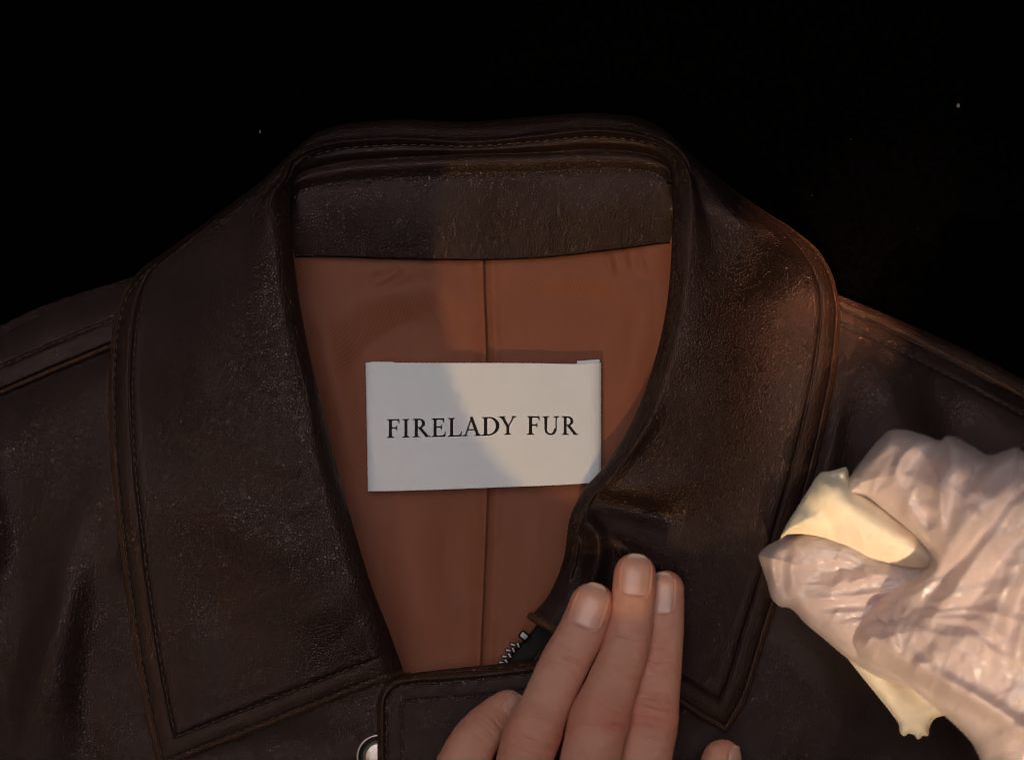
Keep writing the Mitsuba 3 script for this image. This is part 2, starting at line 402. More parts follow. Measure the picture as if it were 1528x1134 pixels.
# the back of the jacket under everything
out = [(-200, 640)] + [(x, float(ysL(x)) + 6) for x in range(-100, 440, 60)] + [(520, 205), (700, 200), (900, 196)] + [(x, float(ysR(x)) + 8) for x in range(1040, 1740, 70)] + [(1740, 1260), (-200, 1260)]
v, f, X, Y, D = pillow(out, 14, lambda x, y, d: 0.7 + 1.6 * ss(0, 40, d), lambda x, y, d: 0.2 + 0 * x)
add(f'{J}__back_panel', (v, f), 'leather', leather_color(X, Y, 0, 7))

# lining, two halves meeting in a pleat at the centre
LIN = np.array([0.250, 0.085, 0.046])
def lining_color(px, py):
    return LIN * (1 + 0.07 * N2(px, py, 120, 21)[..., None] + 0.05 * N2(px, py * 0.15, 9, 22)[..., None])
FOLD_LIN = [
    ([(470, 500), (560, 440), (640, 430), (720, 470)], 1.5, 30),
    ([(500, 560), (600, 500), (650, 470)], -1.4, 26),
    ([(600, 402), (575, 415), (550, 422)], 0.9, 9), ([(640, 398), (600, 412), (560, 430)], -0.7, 10),
    ([(760, 420), (830, 410), (900, 425), (985, 470)], 0.9, 30),
    ([(780, 445), (860, 440), (950, 480)], -0.8, 26),
    ([(925, 372), (932, 390), (936, 410)], 0.6, 7), ([(905, 376), (910, 395), (914, 415)], 0.6, 7), ([(950, 370), (956, 392), (962, 412)], 0.6, 7),
    ([(470, 420), (500, 560), (530, 700)], 1.6, 26),
    ([(960, 420), (950, 520), (920, 620)], 1.5, 26),
    ([(600, 760), (620, 850), (630, 990)], 1.0, 40),
    ([(800, 740), (790, 850), (770, 960)], 1.1, 30),
    ([(560, 780), (580, 900), (610, 1000)], -0.8, 20),
    ([(660, 730), (670, 800), (660, 900)], -0.6, 22),
]
seam = PchipInterpolator([330, 388, 450, 540, 640, 730, 850, 1000, 1120], [721, 722, 724, 727, 728, 728, 724, 718, 716])
def zLin(px, py):
    z = 4.2 + folds(px, py, FOLD_LIN) * 1.45 + 0.45 * N2(px, py, 120, 23) + 0.10 * N2(px, py, 30, 24)
    ds = np.abs(px - seam(py))
    z = z + 0.55 * np.exp(-(ds / 22.0) ** 2) * N2(px * 0.25, py, 16, 25, 2) + 0.5 * N2((px + py * 0.35) * 1.0, (py - px * 0.2) * 0.45, 60, 26, 2)
    z = z + 6.0 * np.exp(-np.maximum(px - 425, 0) / 26.0) + 6.0 * np.exp(-np.maximum(1015 - px, 0) / 24.0)   # climbs towards the collar at the sides
    return np.maximum(z, 2.8)
def lining(name, left):
    n = 190
    t = np.linspace(0, 1, n)[None]
    ys = np.arange(345, 1110, 3.5)[:, None]
    sx = seam(ys)
    if left:
        X = 400 + (sx - 400) * (1 - (1 - t) ** 1.5)
        d = (sx - X) / 5.2
        off = 1.8 * np.exp(-(d / 3.0) ** 2) - 1.1 * (1 - np.sqrt(np.clip(1 - np.clip(1 - d / 0.7, 0, 1) ** 2, 0, 1)))
    else:
        X = sx - 14 + (1050 - sx) * t ** 1.5
        d = (X - sx) / 5.2
        off = -0.9 * np.exp(-(d / 1.8) ** 2) + 0.4 * np.exp(-((d - 2.4) / 1.3) ** 2)
    Y = ys + 0 * X
    Z = zLin(X, Y) + off
    v = W(X, Y, Z).reshape(-1, 3)
    f = up_facing(v, grid_faces(*X.shape))
    v, f = shell(v, f, 0.0003)
    X, Y = np.r_[X.ravel(), X.ravel()], np.r_[Y.ravel(), Y.ravel()]
    add(f'{J}__{name}', (v, f), 'lining_satin', lining_color(X, Y))
lining('lining', True)
lining('lining', False)

# ------------------------------------------------------------------ collar: one rolled sheet from front tip round the neck to front tip
O = [(237, 1147), (213, 1040), (193, 920), (177, 800), (166, 690), (162, 590), (166, 505), (179, 446), (205, 408), (262, 365), (330, 315), (390, 270), (438, 226), (475, 198),
     (525, 184), (605, 179), (700, 182), (800, 174), (870, 169), (932, 172), (985, 190), (1030, 230), (1075, 268), (1130, 308), (1185, 343), (1224, 377), (1246, 422), (1254, 475),
     (1247, 550), (1232, 630), (1214, 705), (1191, 790), (1168, 870), (1143, 950), (1117, 1035), (1084, 1094)]
R5 = [(603, 1004), (584, 950), (556, 878), (530, 795), (503, 700), (479, 600), (459, 515), (446, 445), (438, 385), (433, 335), (433, 298), (438, 275), (447, 260), (478, 249),
      (530, 240), (605, 235), (700, 231), (800, 228), (872, 224), (935, 226), (982, 236), (1002, 258), (1004, 300), (1003, 345), (1001, 395), (997, 440), (990, 485), (978, 535),
      (962, 585), (938, 640), (905, 692), (872, 730), (850, 775), (842, 830), (822, 882), (792, 918)]
nC = len(O)
O, R5 = np.array(O, float), np.array(R5, float)
R4, R6, R7 = np.zeros((nC, 2)), np.zeros((nC, 2)), np.zeros((nC, 2))
crest_back = {11: (427, 262), 12: (437, 240), 13: (468, 222), 14: (527, 211), 15: (605, 208), 16: (700, 213), 17: (800, 204), 18: (872, 196), 19: (935, 199), 20: (988, 214), 21: (1022, 246)}
bottom_back = {9: (424, 402), 10: (430, 394), 11: (436, 388), 12: (450, 384), 13: (500, 384), 14: (550, 386), 15: (620, 388), 16: (700, 389), 17: (800, 386), 18: (880, 378), 19: (945, 370), 20: (980, 365), 21: (1004, 364), 22: (1012, 372), 23: (1018, 384)}
for i in range(nC):
    out = (O[i] - R5[i]) / np.linalg.norm(O[i] - R5[i])
    R4[i] = crest_back.get(i, R5[i] + out * 30)
    R7[i] = bottom_back.get(i, R5[i] + out * 22)
    R6[i] = R5[i] * 0.5 + R7[i] * 0.5 if 11 <= i <= 21 else R5[i] + out * 8
ZO = np.zeros(nC); Z4 = np.zeros(nC)
for i in range(nC):
    if i <= 8 or i >= 25:
        ZO[i] = zBody(O[i, 0] if i else 240, O[i, 1])[()] + 3.0
    else:
        ZO[i] = {9: 6.0, 24: 6.5, 23: 3.5, 22: 3.0, 10: 3.0, 11: 3.5, 12: 3.5, 21: 3.5}.get(i, 4.0)
Z4 = np.interp(np.arange(nC), [0, 2, 5, 9, 12, 16, 20, 23, 27, 30, 32, 35], [19, 24, 27, 27, 20, 15.5, 20, 28, 27, 24, 23, 20])
rows, zrows = [], []
for k, (fr, zf) in enumerate([(0, 0), (0.13, 0.28), (0.42, 0.55), (0.74, 0.86), (1, 1)]):
    rows.append(O * (1 - fr) + R4 * fr)
    zz = ZO * (1 - zf) + Z4 * zf
    if k in (1, 2):   # steep fall behind the shoulders and the neck
        back = np.interp(np.arange(nC), [7, 9.5, 21, 24, 26], [0, 1, 1, 1, 0])
        zz = zz + back * ((0.30 if k == 1 else 0.22) * (Z4 - ZO))
    zrows.append(zz)
rows[1] = np.where(((np.arange(nC) >= 22) & (np.arange(nC) <= 25))[:, None], O * 0.80 + R4 * 0.20, rows[1])
rows += [R5, R6, R7]
sideness = np.interp(np.arange(nC), [9, 12, 20, 22], [1, 0, 0, 1])
zrows += [Z4 * (1 - (1 - sideness)) + (1 - sideness) * 12.4 - 4.6 * sideness, np.where(sideness > 0.5, Z4 * 0.5 + 2.5, 10.4), np.where(sideness > 0.5, 5.6, 7.4)]
NET = np.concatenate([np.array(rows), np.array(zrows)[..., None]], -1)   # rows x cols x 3
chord = np.linalg.norm(np.diff((O + R5) / 2, axis=0), axis=1)
chord = np.maximum(chord, 12)
cpar = np.r_[0, np.cumsum(chord)]; cpar /= cpar[-1]
def dense_ends(n, k=0.02):
    t = np.linspace(0, 1, n)
    return np.interp(t, [0, 0.04, 0.96, 1], [0, k * 0.7, 1 - k * 0.7, 1])
sq = dense_ends(1150)
rpar = np.array([0, 0.11, 0.38, 0.62, 0.78, 0.86, 0.93, 1.0])
tq = np.interp(np.linspace(0, 1, 300), [0, 0.07, 1], [0, 0.02, 1])
A = Akima1DInterpolator(cpar, np.moveaxis(NET, 1, 0), method='makima')(sq)          # s, rows, 3
G = Akima1DInterpolator(rpar, np.moveaxis(A, 1, 0), method='makima')(tq)            # t, s, 3
CXg, CYg, CZg = G[..., 0].copy(), G[..., 1].copy(), G[..., 2].copy()
isflap = tq[:, None] <= 0.80
border = np.vstack([G[0, :, :2], resample(G[tq <= 0.86][:, 0, :2], 1.5), resample(G[tq <= 0.86][:, -1, :2], 1.5)])
border3 = np.vstack([G[0], G[tq <= 0.86][:, 0], G[tq <= 0.86][:, -1]]) * [1, 1, 5.2]
dmm = (cKDTree(border3).query(G.reshape(-1, 3) * [1, 1, 5.2], workers=-1)[0] / 5.2).reshape(CXg.shape)
dmm[0] = 0; dmm[tq <= 0.86, 0] = 0; dmm[tq <= 0.86, -1] = 0
wob = 0.25 * N2(CXg, CYg, 70, 31)
D2 = 6.9
prof = (-1.15 * (1 - np.sqrt(np.clip(1 - np.clip(1 - dmm / 1.15, 0, 1) ** 2, 0, 1)))
        - 0.28 * np.exp(-((dmm - 1.7) / 0.35) ** 2)
        - 0.62 * np.exp(-((dmm - D2 + wob * 0.4) / 0.45) ** 2)
        + 0.22 * np.exp(-((dmm - 4.3) / 1.7) ** 2)
        + 0.16 * np.exp(-((dmm - D2 - 1.8) / 1.0) ** 2))
FOLD_C = [
    # pinched front of the right roll
    ([(862, 748), (868, 772), (884, 790), (893, 812), (890, 850), (870, 890)], 4.0, 13),
    ([(884, 786), (915, 806), (955, 832), (1010, 850)], 2.8, 14),
    ([(850, 800), (862, 830), (858, 870)], -2.0, 13),
    ([(868, 758), (905, 752), (960, 764), (1020, 780)], -3.4, 18),
    ([(866, 738), (900, 712), (945, 664), (985, 600)], 2.3, 12),
    ([(905, 735), (990, 728), (1090, 715)], 0.9, 22),
    ([(1040, 420), (1070, 520), (1060, 640), (1000, 720)], 0.9, 40),
    ([(1120, 420), (1150, 560), (1120, 760)], -0.9, 45),
    ([(1040, 285), (1110, 325), (1165, 362), (1205, 395)], 2.2, 17),
    # left flap
    ([(330, 420), (290, 560), (300, 720)], 0.9, 60),
    ([(420, 520), (450, 570), (440, 640)], -0.5, 18), ([(440, 545), (480, 590), (480, 650)], 0.4, 14),
    ([(470, 690), (430, 700), (390, 690)], 0.25, 10), ([(490, 740), (450, 760), (410, 765)], 0.25, 11), ([(505, 800), (470, 830), (430, 850)], -0.3, 15),
    ([(530, 860), (490, 900), (430, 930)], 0.5, 20), ([(545, 900), (510, 950), (470, 975)], -0.4, 14),
    ([(300, 730), (350, 780), (440, 830), (500, 850)], 1.0, 34),
    ([(250, 760), (330, 900), (380, 1020)], -0.9, 40),
    # back
]
Zd = folds(CXg, CYg, FOLD_C) * isflap
Zd += (0.60 * N2(CXg, CYg, 85, 32) + 0.12 * N2(CXg, CYg, 30, 33) + 0.03 * N2(CXg, CYg, 11, 34)) * ss(0.02, 0.25, tq[:, None])
# seam with two stitched welts between roll and stand, at the back
Zd += np.interp(sq, [cpar[10], cpar[12], cpar[21], cpar[22]], [0, 1, 1, 0])[None] * ss(0.88, 0.94, tq[:, None]) * (0.9 * N2(CXg, CYg * 0.5, 75, 35, 2) + 0.25 * N2(CXg, CYg * 0.6, 24, 36, 2))
bk = np.interp(sq, [cpar[10], cpar[12], cpar[21], cpar[22]], [0, 1, 1, 0])[None]
tt = tq[:, None]
seamp = (0.9 * np.exp(-((tt - 0.842) / 0.010) ** 2) - 1.5 * np.exp(-((tt - 0.860) / 0.0055) ** 2) + 0.9 * np.exp(-((tt - 0.876) / 0.009) ** 2)
         - 0.5 * np.exp(-((tt - 0.822) / 0.006) ** 2) - 0.5 * np.exp(-((tt - 0.893) / 0.005) ** 2))
Zd += bk * seamp
CZg = CZg + prof * np.interp(sq, [cpar[8], cpar[10], cpar[21], cpar[23]], [1, 0, 0, 1])[None] * (tt <= 0.80) * ss(0.82, 0.7, tt) + Zd
cv = W(CXg, CYg, CZg).reshape(-1, 3)
cf = up_facing(cv, grid_faces(*CXg.shape))
bkf = np.interp(sq, [cpar[8], cpar[10], cpar[21], cpar[23]], [1, 0, 0, 1])[None]
edgewear = (0.80 * bkf * np.exp(-(dmm / 1.0) ** 2) + 0.10 * np.exp(-((dmm - 4.3) / 1.6) ** 2)) * (tt <= 0.86) + bk * 0.10 * np.exp(-((tt - 0.86) / 0.02) ** 2)
ccol = leather_color(CXg, CYg, edgewear, 8).reshape(-1, 3)
cv2, cf2 = shell(cv, cf, 0.0017)
add(f'{J}__collar', (cv2, cf2), 'leather', np.vstack([ccol, ccol]), label='wide pointed collar rolled open around the neck')
# worn folded end of the collar beside the zip
k_ = (tq > 0.30) & (tq < 0.858)
pp = W(CXg[k_, -1], CYg[k_, -1] + 1.0, CZg[k_, -1] + 0.2)
v, f = tube(resample(pp, 0.0005), 0.00115, 12)
add(f'{J}__collar__end_piping', (v, f), 'leather', leather_color(v[:, 0] * PPM, v[:, 1] * PPM, 0.85, 15), label='worn reddish piping on the collar end by the zip')
# stitch rows on the collar
fl = tq <= 0.80
flapz = LinearNDInterpolator(np.stack([CXg[fl][:, ::2].ravel(), CYg[fl][:, ::2].ravel()], 1), CZg[fl][:, ::2].ravel())
Pcol = Polygon(np.vstack([G[0, :, :2], G[fl][:, -1, :2], G[fl][-1, ::-1, :2], G[fl][::-1, 0, :2]])).buffer(0)
sp = []
outerline = np.vstack([G[0, :, :2], G[fl][:, 0, :2], G[fl][:, -1, :2]])
def row_on_flap(off, keep):
    g = Pcol.buffer(-off)
    g = max(g.geoms, key=lambda q: q.area) if g.geom_type == 'MultiPolygon' else g
    c = resample(np.array(g.exterior.coords), 2.0)
    k = keep(c[:, 0], c[:, 1])
    runs = np.split(np.arange(len(c)), np.where(np.diff(k.astype(int)) != 0)[0] + 1)
    for r in runs:
        if k[r[0]] and len(r) > 20:
            z = flapz(c[r, 0], c[r, 1])
            ok = np.isfinite(z) & (cKDTree(outerline).query(c[r])[0] < off + 1.5)
            ok &= ~((c[r, 1] < 330) & (c[r, 0] < 1150) & (c[r, 0] > 260))
            if ok.sum() > 20:
                sp.append(stitches(W(c[r, 0][ok], c[r, 1][ok], z[ok] + 0.20)))
for off in (8.8, D2 * 5.2):
    row_on_flap(off, lambda x, y: (x < 620) & (y > (395 if off < 20 else 455)))
    row_on_flap(off, lambda x, y: (x > 700) & (y > (372 if off < 20 else 425)))
def back_row(tv):
    k = int(np.argmin(np.abs(tq - tv)))
    s = (sq > cpar[11]) & (sq < cpar[21])
    sp.append(stitches(W(CXg[k][s], CYg[k][s], CZg[k][s] + 0.22)))
back_row(0.822); back_row(0.893)
add(f'{J}__collar__stitching', join(sp), 'thread', kind='stuff')

# ------------------------------------------------------------------ neck label
L_top = PchipInterpolator([540, 547, 640, 720, 800, 860, 897, 905], [541, 541, 541.5, 541.5, 542, 543, 541, 541])
L_bot = PchipInterpolator([540, 550, 640, 720, 800, 863, 897, 905], [733, 733, 731, 728, 725, 722, 719, 718])
def zLabel(px, py):
    t = (px - 547) / 350.0
    z = 8.3 + 0.8 * t + 0.5 * np.sin(t * math.pi) + 0.25 * N2(px, py, 110, 41, 2) + 0.05 * N2(px, py, 25, 42, 2)
    dl, drr = px - 546.0, 897.5 - px
    z = z - 2.0 * (1 - np.sqrt(np.clip(1 - np.clip(1 - dl / 13.0, 0, 1) ** 2, 0, 1))) - 2.4 * (1 - np.sqrt(np.clip(1 - np.clip(1 - drr / 20.0, 0, 1) ** 2, 0, 1)))
    return z
t = np.linspace(0, 1, 80)[:, None]
xs = 547 + 350 * np.interp(np.linspace(0, 1, 200), [0, 0.12, 0.85, 1], [0, 0.04, 0.94, 1])[None]
Lx = xs + (t - 0.5) * 3.5 * (1 - (xs - 547) / 350)
Ly = L_top(xs) * (1 - t) + L_bot(xs) * t
lv = W(Lx, Ly, zLabel(xs + 0 * t, Ly)).reshape(-1, 3)
lv, lf = shell(lv, up_facing(lv, grid_faces(80, 200)), 0.00035)
add(f'{J}__label', (lv, lf), 'label_satin', label='white rectangular neck label with dark capital lettering')
# folded-under ends showing above the top edge
for (xa, xb, dy, za) in ((861, 895, -4.5, 7.2), (553, 588, -1.2, 6.4)):
    xs = np.linspace(xa, xb, 24)[None]; t = np.linspace(0, 1, 30)[:, None]
    Y = L_top(xs) + dy + (L_bot(xs) - L_top(xs) - 4) * t
    z = za + 0.5 * np.sin(np.linspace(0, 3, 24))[None] + 0 * Y
    lv = W(xs + 0 * t, Y, z).reshape(-1, 3)
    lv, lf = shell(lv, up_facing(lv, grid_faces(30, 24)), 0.0003)
    add(f'{J}__label__folded_end', (lv, lf), 'label_satin')

# lettering: roman capitals drawn as polygons (cap height 1)
TH, TN, SF = 0.135, 0.050, 0.036
def serif(x, y, half, up):
    """bracketed serif centred on x at y; up = +1 grows upward"""
    pts = [(x - half, y), (x + half, y), (x + half, y + up * SF * 0.6), (x + half * 0.55, y + up * SF * 1.3), (x + TH / 2, y + up * SF * 2.6), (x - TH / 2, y + up * SF * 2.6), (x - half * 0.55, y + up * SF * 1.3), (x - half, y + up * SF * 0.6)]
    return Polygon(pts)
def sserif(x, y, half, up):
    return Polygon([(x - half, y), (x + half, y), (x + half, y + up * SF * 0.7), (x + TN, y + up * SF * 1.7), (x - TN, y + up * SF * 1.7), (x - half, y + up * SF * 0.7)])
def stem(x, y0=0, y1=1, w=TH): return box(x - w / 2, y0, x + w / 2, y1)
def ring(cx, cy, rx, ry, wx, wy):
    e = affinity.scale(shapely.Point(cx, cy).buffer(1, 48), rx, ry)
    i = affinity.scale(shapely.Point(cx - wx * 0.12, cy).buffer(1, 48), rx - wx, ry - wy)
    return e.difference(i)
def diag(x0, y0, x1, y1, w): return LineString([(x0, y0), (x1, y1)]).buffer(w / 2, cap_style='flat')
def U(*g): return shapely.union_all(g)
def glyph(ch):
    if ch == 'I': return U(stem(0.2), serif(0.2, 0, 0.19, 1), serif(0.2, 1, 0.19, -1))
    if ch in 'FEL':
        g = [stem(0.2), serif(0.2, 0, 0.19, 1), serif(0.2, 1, 0.19, -1)]
        if ch in 'FE':
            g += [box(0.2, 1 - TN, 0.66, 1), Polygon([(0.66, 1), (0.67, 0.78), (0.645, 0.78), (0.61, 0.9), (0.52, 0.96)]),
                  box(0.2, 0.50, 0.52, 0.50 + TN), Polygon([(0.53, 0.40), (0.55, 0.40), (0.55, 0.65), (0.53, 0.65), (0.50, 0.555), (0.44, 0.55), (0.44, 0.50), (0.50, 0.495)])]
        if ch in 'EL':
            g += [box(0.2, 0, 0.72, TN), Polygon([(0.72, 0), (0.76, 0.25), (0.735, 0.25), (0.68, 0.11), (0.56, 0.04), (0.56, 0)])]
        return U(*g)
    if ch == 'R':
        bowl = ring(0.34, 0.745, 0.30, 0.255, 0.125, TN).intersection(box(0.30, 0, 2, 2))
        return U(stem(0.2), serif(0.2, 0, 0.19, 1), serif(0.2, 1, 0.19, -1), bowl, box(0.2, 1 - TN, 0.36, 1), box(0.2, 0.49, 0.40, 0.49 + TN),
                 diag(0.36, 0.53, 0.76, 0.03, 0.135).intersection(box(0, 0, 2, 0.535)), Polygon([(0.66, 0.0), (0.92, 0.0), (0.92, 0.03), (0.84, 0.05), (0.76, 0.13), (0.64, 0.12)]))
    if ch == 'D':
        b = ring(0.36, 0.5, 0.52, 0.5, 0.14, TN).intersection(box(0.34, 0, 2, 1))
        return U(stem(0.2), serif(0.2, 0, 0.19, 1), serif(0.2, 1, 0.19, -1), b, box(0.2, 1 - TN, 0.40, 1), box(0.2, 0, 0.40, TN))
    if ch == 'A':
        return U(diag(0.14, 0.0, 0.475, 0.98, 0.055), diag(0.45, 1.03, 0.82, 0.0, 0.135).intersection(box(0, 0, 2, 1.04)), box(0.25, 0.31, 0.70, 0.31 + TN), sserif(0.13, 0, 0.14, 1), serif(0.82, 0, 0.18, 1))
    if ch == 'Y':
        return U(stem(0.46, 0, 0.5), serif(0.46, 0, 0.19, 1), diag(0.15, 1.0, 0.47, 0.42, 0.135).intersection(box(-1, 0, 2, 1)), diag(0.80, 1.0, 0.49, 0.44, 0.055), serif(0.15, 1, 0.17, -1), sserif(0.80, 1, 0.14, -1))
    if ch == 'U':
        b = ring(0.47, 0.33, 0.335, 0.345, 0.125, 0.07).intersection(box(-1, -1, 2, 0.33))
        return U(stem(0.2, 0.31, 1), box(0.755, 0.31, 0.805, 1), b, serif(0.2, 1, 0.19, -1), sserif(0.78, 1, 0.15, -1))
spans = [('F', 280, 350), ('I', 364, 405), ('R', 420, 518), ('E', 522, 602), ('L', 612, 690), ('A', 690, 796), ('D', 795, 892), ('Y', 889, 986), ('F', 1040, 1111), ('U', 1124, 1216), ('R', 1230, 1320)]
base_y = PchipInterpolator([560, 600, 660, 720, 770, 800, 880], [653.4, 652.6, 651.4, 649.8, 648.2, 648.5, 648.6])
parts = []
for ch, a, b in spans:
    g = glyph(ch).buffer(0.016).buffer(-0.004)
    x0, y0, x1, y1 = g.bounds
    px0, px1 = 500 + a / 3.638, 500 + b / 3.638
    sx = (px1 - px0) / (x1 - x0)
    for poly in getattr(g, 'geoms', [g]):
        m = trimesh.creation.extrude_polygon(poly.simplify(0.002), 1.0, engine='earcut')
        v, f = trimesh.remesh.subdivide_to_size(m.vertices, m.faces, 0.22)
        PX = px0 + (v[:, 0] - x0) * sx
        PY = base_y(PX) - v[:, 1] * 27.2
        z = zLabel(PX, PY) + 0.02 + 0.05 * v[:, 2]
        vv = W(PX + (-0.003) * (PY - 640), PY, z)
        parts.append((vv, np.asarray(f)))
v, f = join(parts)
fn = np.cross(v[f[:, 1]] - v[f[:, 0]], v[f[:, 2]] - v[f[:, 0]])
add(f'{J}__label__lettering', (v, f[:, ::-1]), 'ink', smooth=False, label='dark serif capitals FIRELADY FUR')

# ------------------------------------------------------------------ closing tab, snap, zip
def tab_outline(dx, dy, r=46):
    a = np.linspace(math.pi, math.pi * 1.5, 14)
    corner = np.stack([563 + dx + r + r * np.cos(a), 1008 + dy + r + r * np.sin(a)], 1)
    top = curve([(620 + dx, 1006.5 + dy), (690, 1002 + dy), (760, 995 + dy), (815, 987 + dy), (870, 975 + dy)], 4)
    return np.vstack([[(563 + dx, 1250)], corner, top, [(900, 1000), (900, 1250)]])
def zTab(x, y, d):
    dm = d / 5.2
    return (17.2 + 1.2 * ss(700, 800, x) + 0.35 * N2(x, y, 60, 51) - 1.3 * (1 - np.sqrt(np.clip(1 - np.clip(1 - dm / 1.3, 0, 1) ** 2, 0, 1)))
            - 0.4 * np.exp(-((dm - 2.6) / 0.5) ** 2) + 0.4 * np.exp(-((dm - 1.4) / 0.7) ** 2) - 0.25 * np.exp(-((dm - 7.2) / 0.5) ** 2))
o1 = tab_outline(0, 0)
v, f, X, Y, D = pillow(o1, 3.0, zTab, lambda x, y, d: 15.2 + 0 * x)
add(f'{J}__closing_tab', (v, f), 'leather', leather_color(X, Y, 0.5 * np.exp(-(D / 5.2 / 1.2) ** 2), 9), label='rounded leather closing tab below the label')
v, f, X, Y, D = pillow(tab_outline(26, -6.5), 4.0, lambda x, y, d: 14.6 + 1.2 * ss(700, 800, x) - 0.9 * (1 - np.sqrt(np.clip(1 - np.clip(1 - d / 5.0, 0, 1) ** 2, 0, 1))), lambda x, y, d: 12.6 + 0 * x)
add(f'{J}__closing_tab__facing', (v, f), 'leather', leather_color(X, Y, 0.25 * np.exp(-(D / 6.0) ** 2), 10))
sp = []
P1 = Polygon(o1)
for off in (13.5, 37.5):
    c = resample(np.array(P1.buffer(-off).exterior.coords), 1.5)
    k = (c[:, 0] < 850) & (c[:, 1] < 1200)
    i0 = np.where(~k)[0][0]; c = np.roll(c, -i0, axis=0); k = np.roll(k, -i0)
    c = c[k]
    dd = np.full(len(c), off)
    sp.append(stitches(W(c[:, 0], c[:, 1], zTab(c[:, 0], c[:, 1], dd) + 0.15), pitch=0.0031))
add(f'{J}__closing_tab__stitching', join(sp), 'thread', kind='stuff')

def lathe(profile, px, py, z0, seg=72):
    """profile: (radius mm, height mm)"""
    pr = np.asarray(profile, float)
    a = np.arange(seg) / seg * 2 * math.pi
    c = W(px, py, z0)
    v = np.stack([c[0] + pr[:, None, 0] * np.cos(a) / 1000, c[1] + pr[:, None, 0] * np.sin(a) / 1000, c[2] + pr[:, None, 1] / 1000 + 0 * a], -1).reshape(-1, 3)
    i = np.arange(len(pr) - 1)[:, None] * seg; j = np.arange(seg)[None]
    A_, B_ = i + j, i + (j + 1) % seg
    f = np.vstack([np.stack([A_, B_, B_ + seg], -1).reshape(-1, 3), np.stack([A_, B_ + seg, A_ + seg], -1).reshape(-1, 3)])
    return v, f
sx_, sy_ = 566, 1128
zs = float(zL(np.array([566.0]), np.array([1128.0]))[0]) + 0.4
add(f'{J}__snap_fastener', lathe([(0.01, 0.5), (4.6, 0.5), (5.0, 0.6), (5.3, 0.9), (5.75, 1.25), (6.1, 1.3), (6.35, 1.05), (6.45, 0.5), (6.4, -0.6), (0.01, -0.6)], sx_, sy_, zs)[0:2], 'dark_metal', smooth=True, label='round metal snap half hidden by the tab')
add(f'{J}__snap_fastener__rim', lathe([(5.75, 1.22), (5.8, 1.42), (6.05, 1.5), (6.3, 1.42), (6.5, 1.1), (6.45, 1.0), (6.1, 1.25), (5.75, 1.22)], sx_, sy_, zs), 'snap_metal')
add(f'{J}__snap_fastener__cap', lathe([(0.01, 1.75), (2.5, 1.72), (3.6, 1.6), (4.05, 1.35), (4.2, 1.0), (4.2, 0.55), (0.01, 0.55)], sx_, sy_, zs), 'snap_metal')

# zip: tape, teeth in two interlocking rows, end stop
zp = curve([(742, 1004), (752, 986), (762, 969), (773, 957), (786, 944), (797, 930), (806, 918)], 1.0)
zt = np.stack([np.r_[zp[:, 0] + 3, zp[::-1, 0] + 34], np.r_[zp[:, 1] + 3, zp[::-1, 1] + 26]], 1)
v, f, X, Y, D = pillow(zt, 3.0, lambda x, y, d: 9.6 + 0.4 * ss(0, 6, d), lambda x, y, d: 8.6 + 0 * x)
add(f'{J}__zip', (v, f), 'ink', label='metal zip end showing at the neck')
def rbox(sx, sy, sz, c):
    r = min(sx, sy, sz) * 0.32
    b = m3.Manifold.batch_hull([m3.Manifold.sphere(r, 12).translate((a * (sx / 2 - r), b * (sy / 2 - r), d * (sz / 2 - r))) for a in (-1, 1) for b in (-1, 1) for d in (-1, 1)])
    m = b.to_mesh(); return np.array(m.vert_properties[:, :3]), np.array(m.tri_verts)
tv, tf = rbox(1.9, 1.10, 1.6, 0)
l = np.r_[0, np.cumsum(np.linalg.norm(np.diff(zp, axis=0), axis=1))]
for k in range(11):
    s_ = 2 + k * 5.2
    if abs(s_ - 62) < 0: continue
    p = np.array([np.interp(s_, l, zp[:, 0]), np.interp(s_, l, zp[:, 1])])
    q = np.array([np.interp(s_ + 3, l, zp[:, 0]), np.interp(s_ + 3, l, zp[:, 1])])
    t_ = (q - p) / np.linalg.norm(q - p)
    side = 1 if k % 2 else -1
    nrm = np.array([t_[1], -t_[0]])
    p = p + nrm * 2.9 * side + (0, 1)
    ang = math.atan2(-t_[1], t_[0]) - math.pi / 2 + side * 0.45
    R = np.array([[math.cos(ang), -math.sin(ang), 0], [math.sin(ang), math.cos(ang), 0], [0, 0, 1]])
    add(f'{J}__zip__tooth', ((tv @ R.T) / 1000 + W(p[0], p[1], 11.3), tf), 'zip_metal', smooth=40)
bv, bf = rbox(2.5, 3.0, 2.1, 0)
ang = math.radians(52)
R = np.array([[math.cos(ang), -math.sin(ang), 0], [math.sin(ang), math.cos(ang), 0], [0, 0, 1]])
add(f'{J}__zip__end_stop', ((bv @ R.T) / 1000 + W(782, 948.5, 12.2), bf), 'zip_metal', smooth=40)

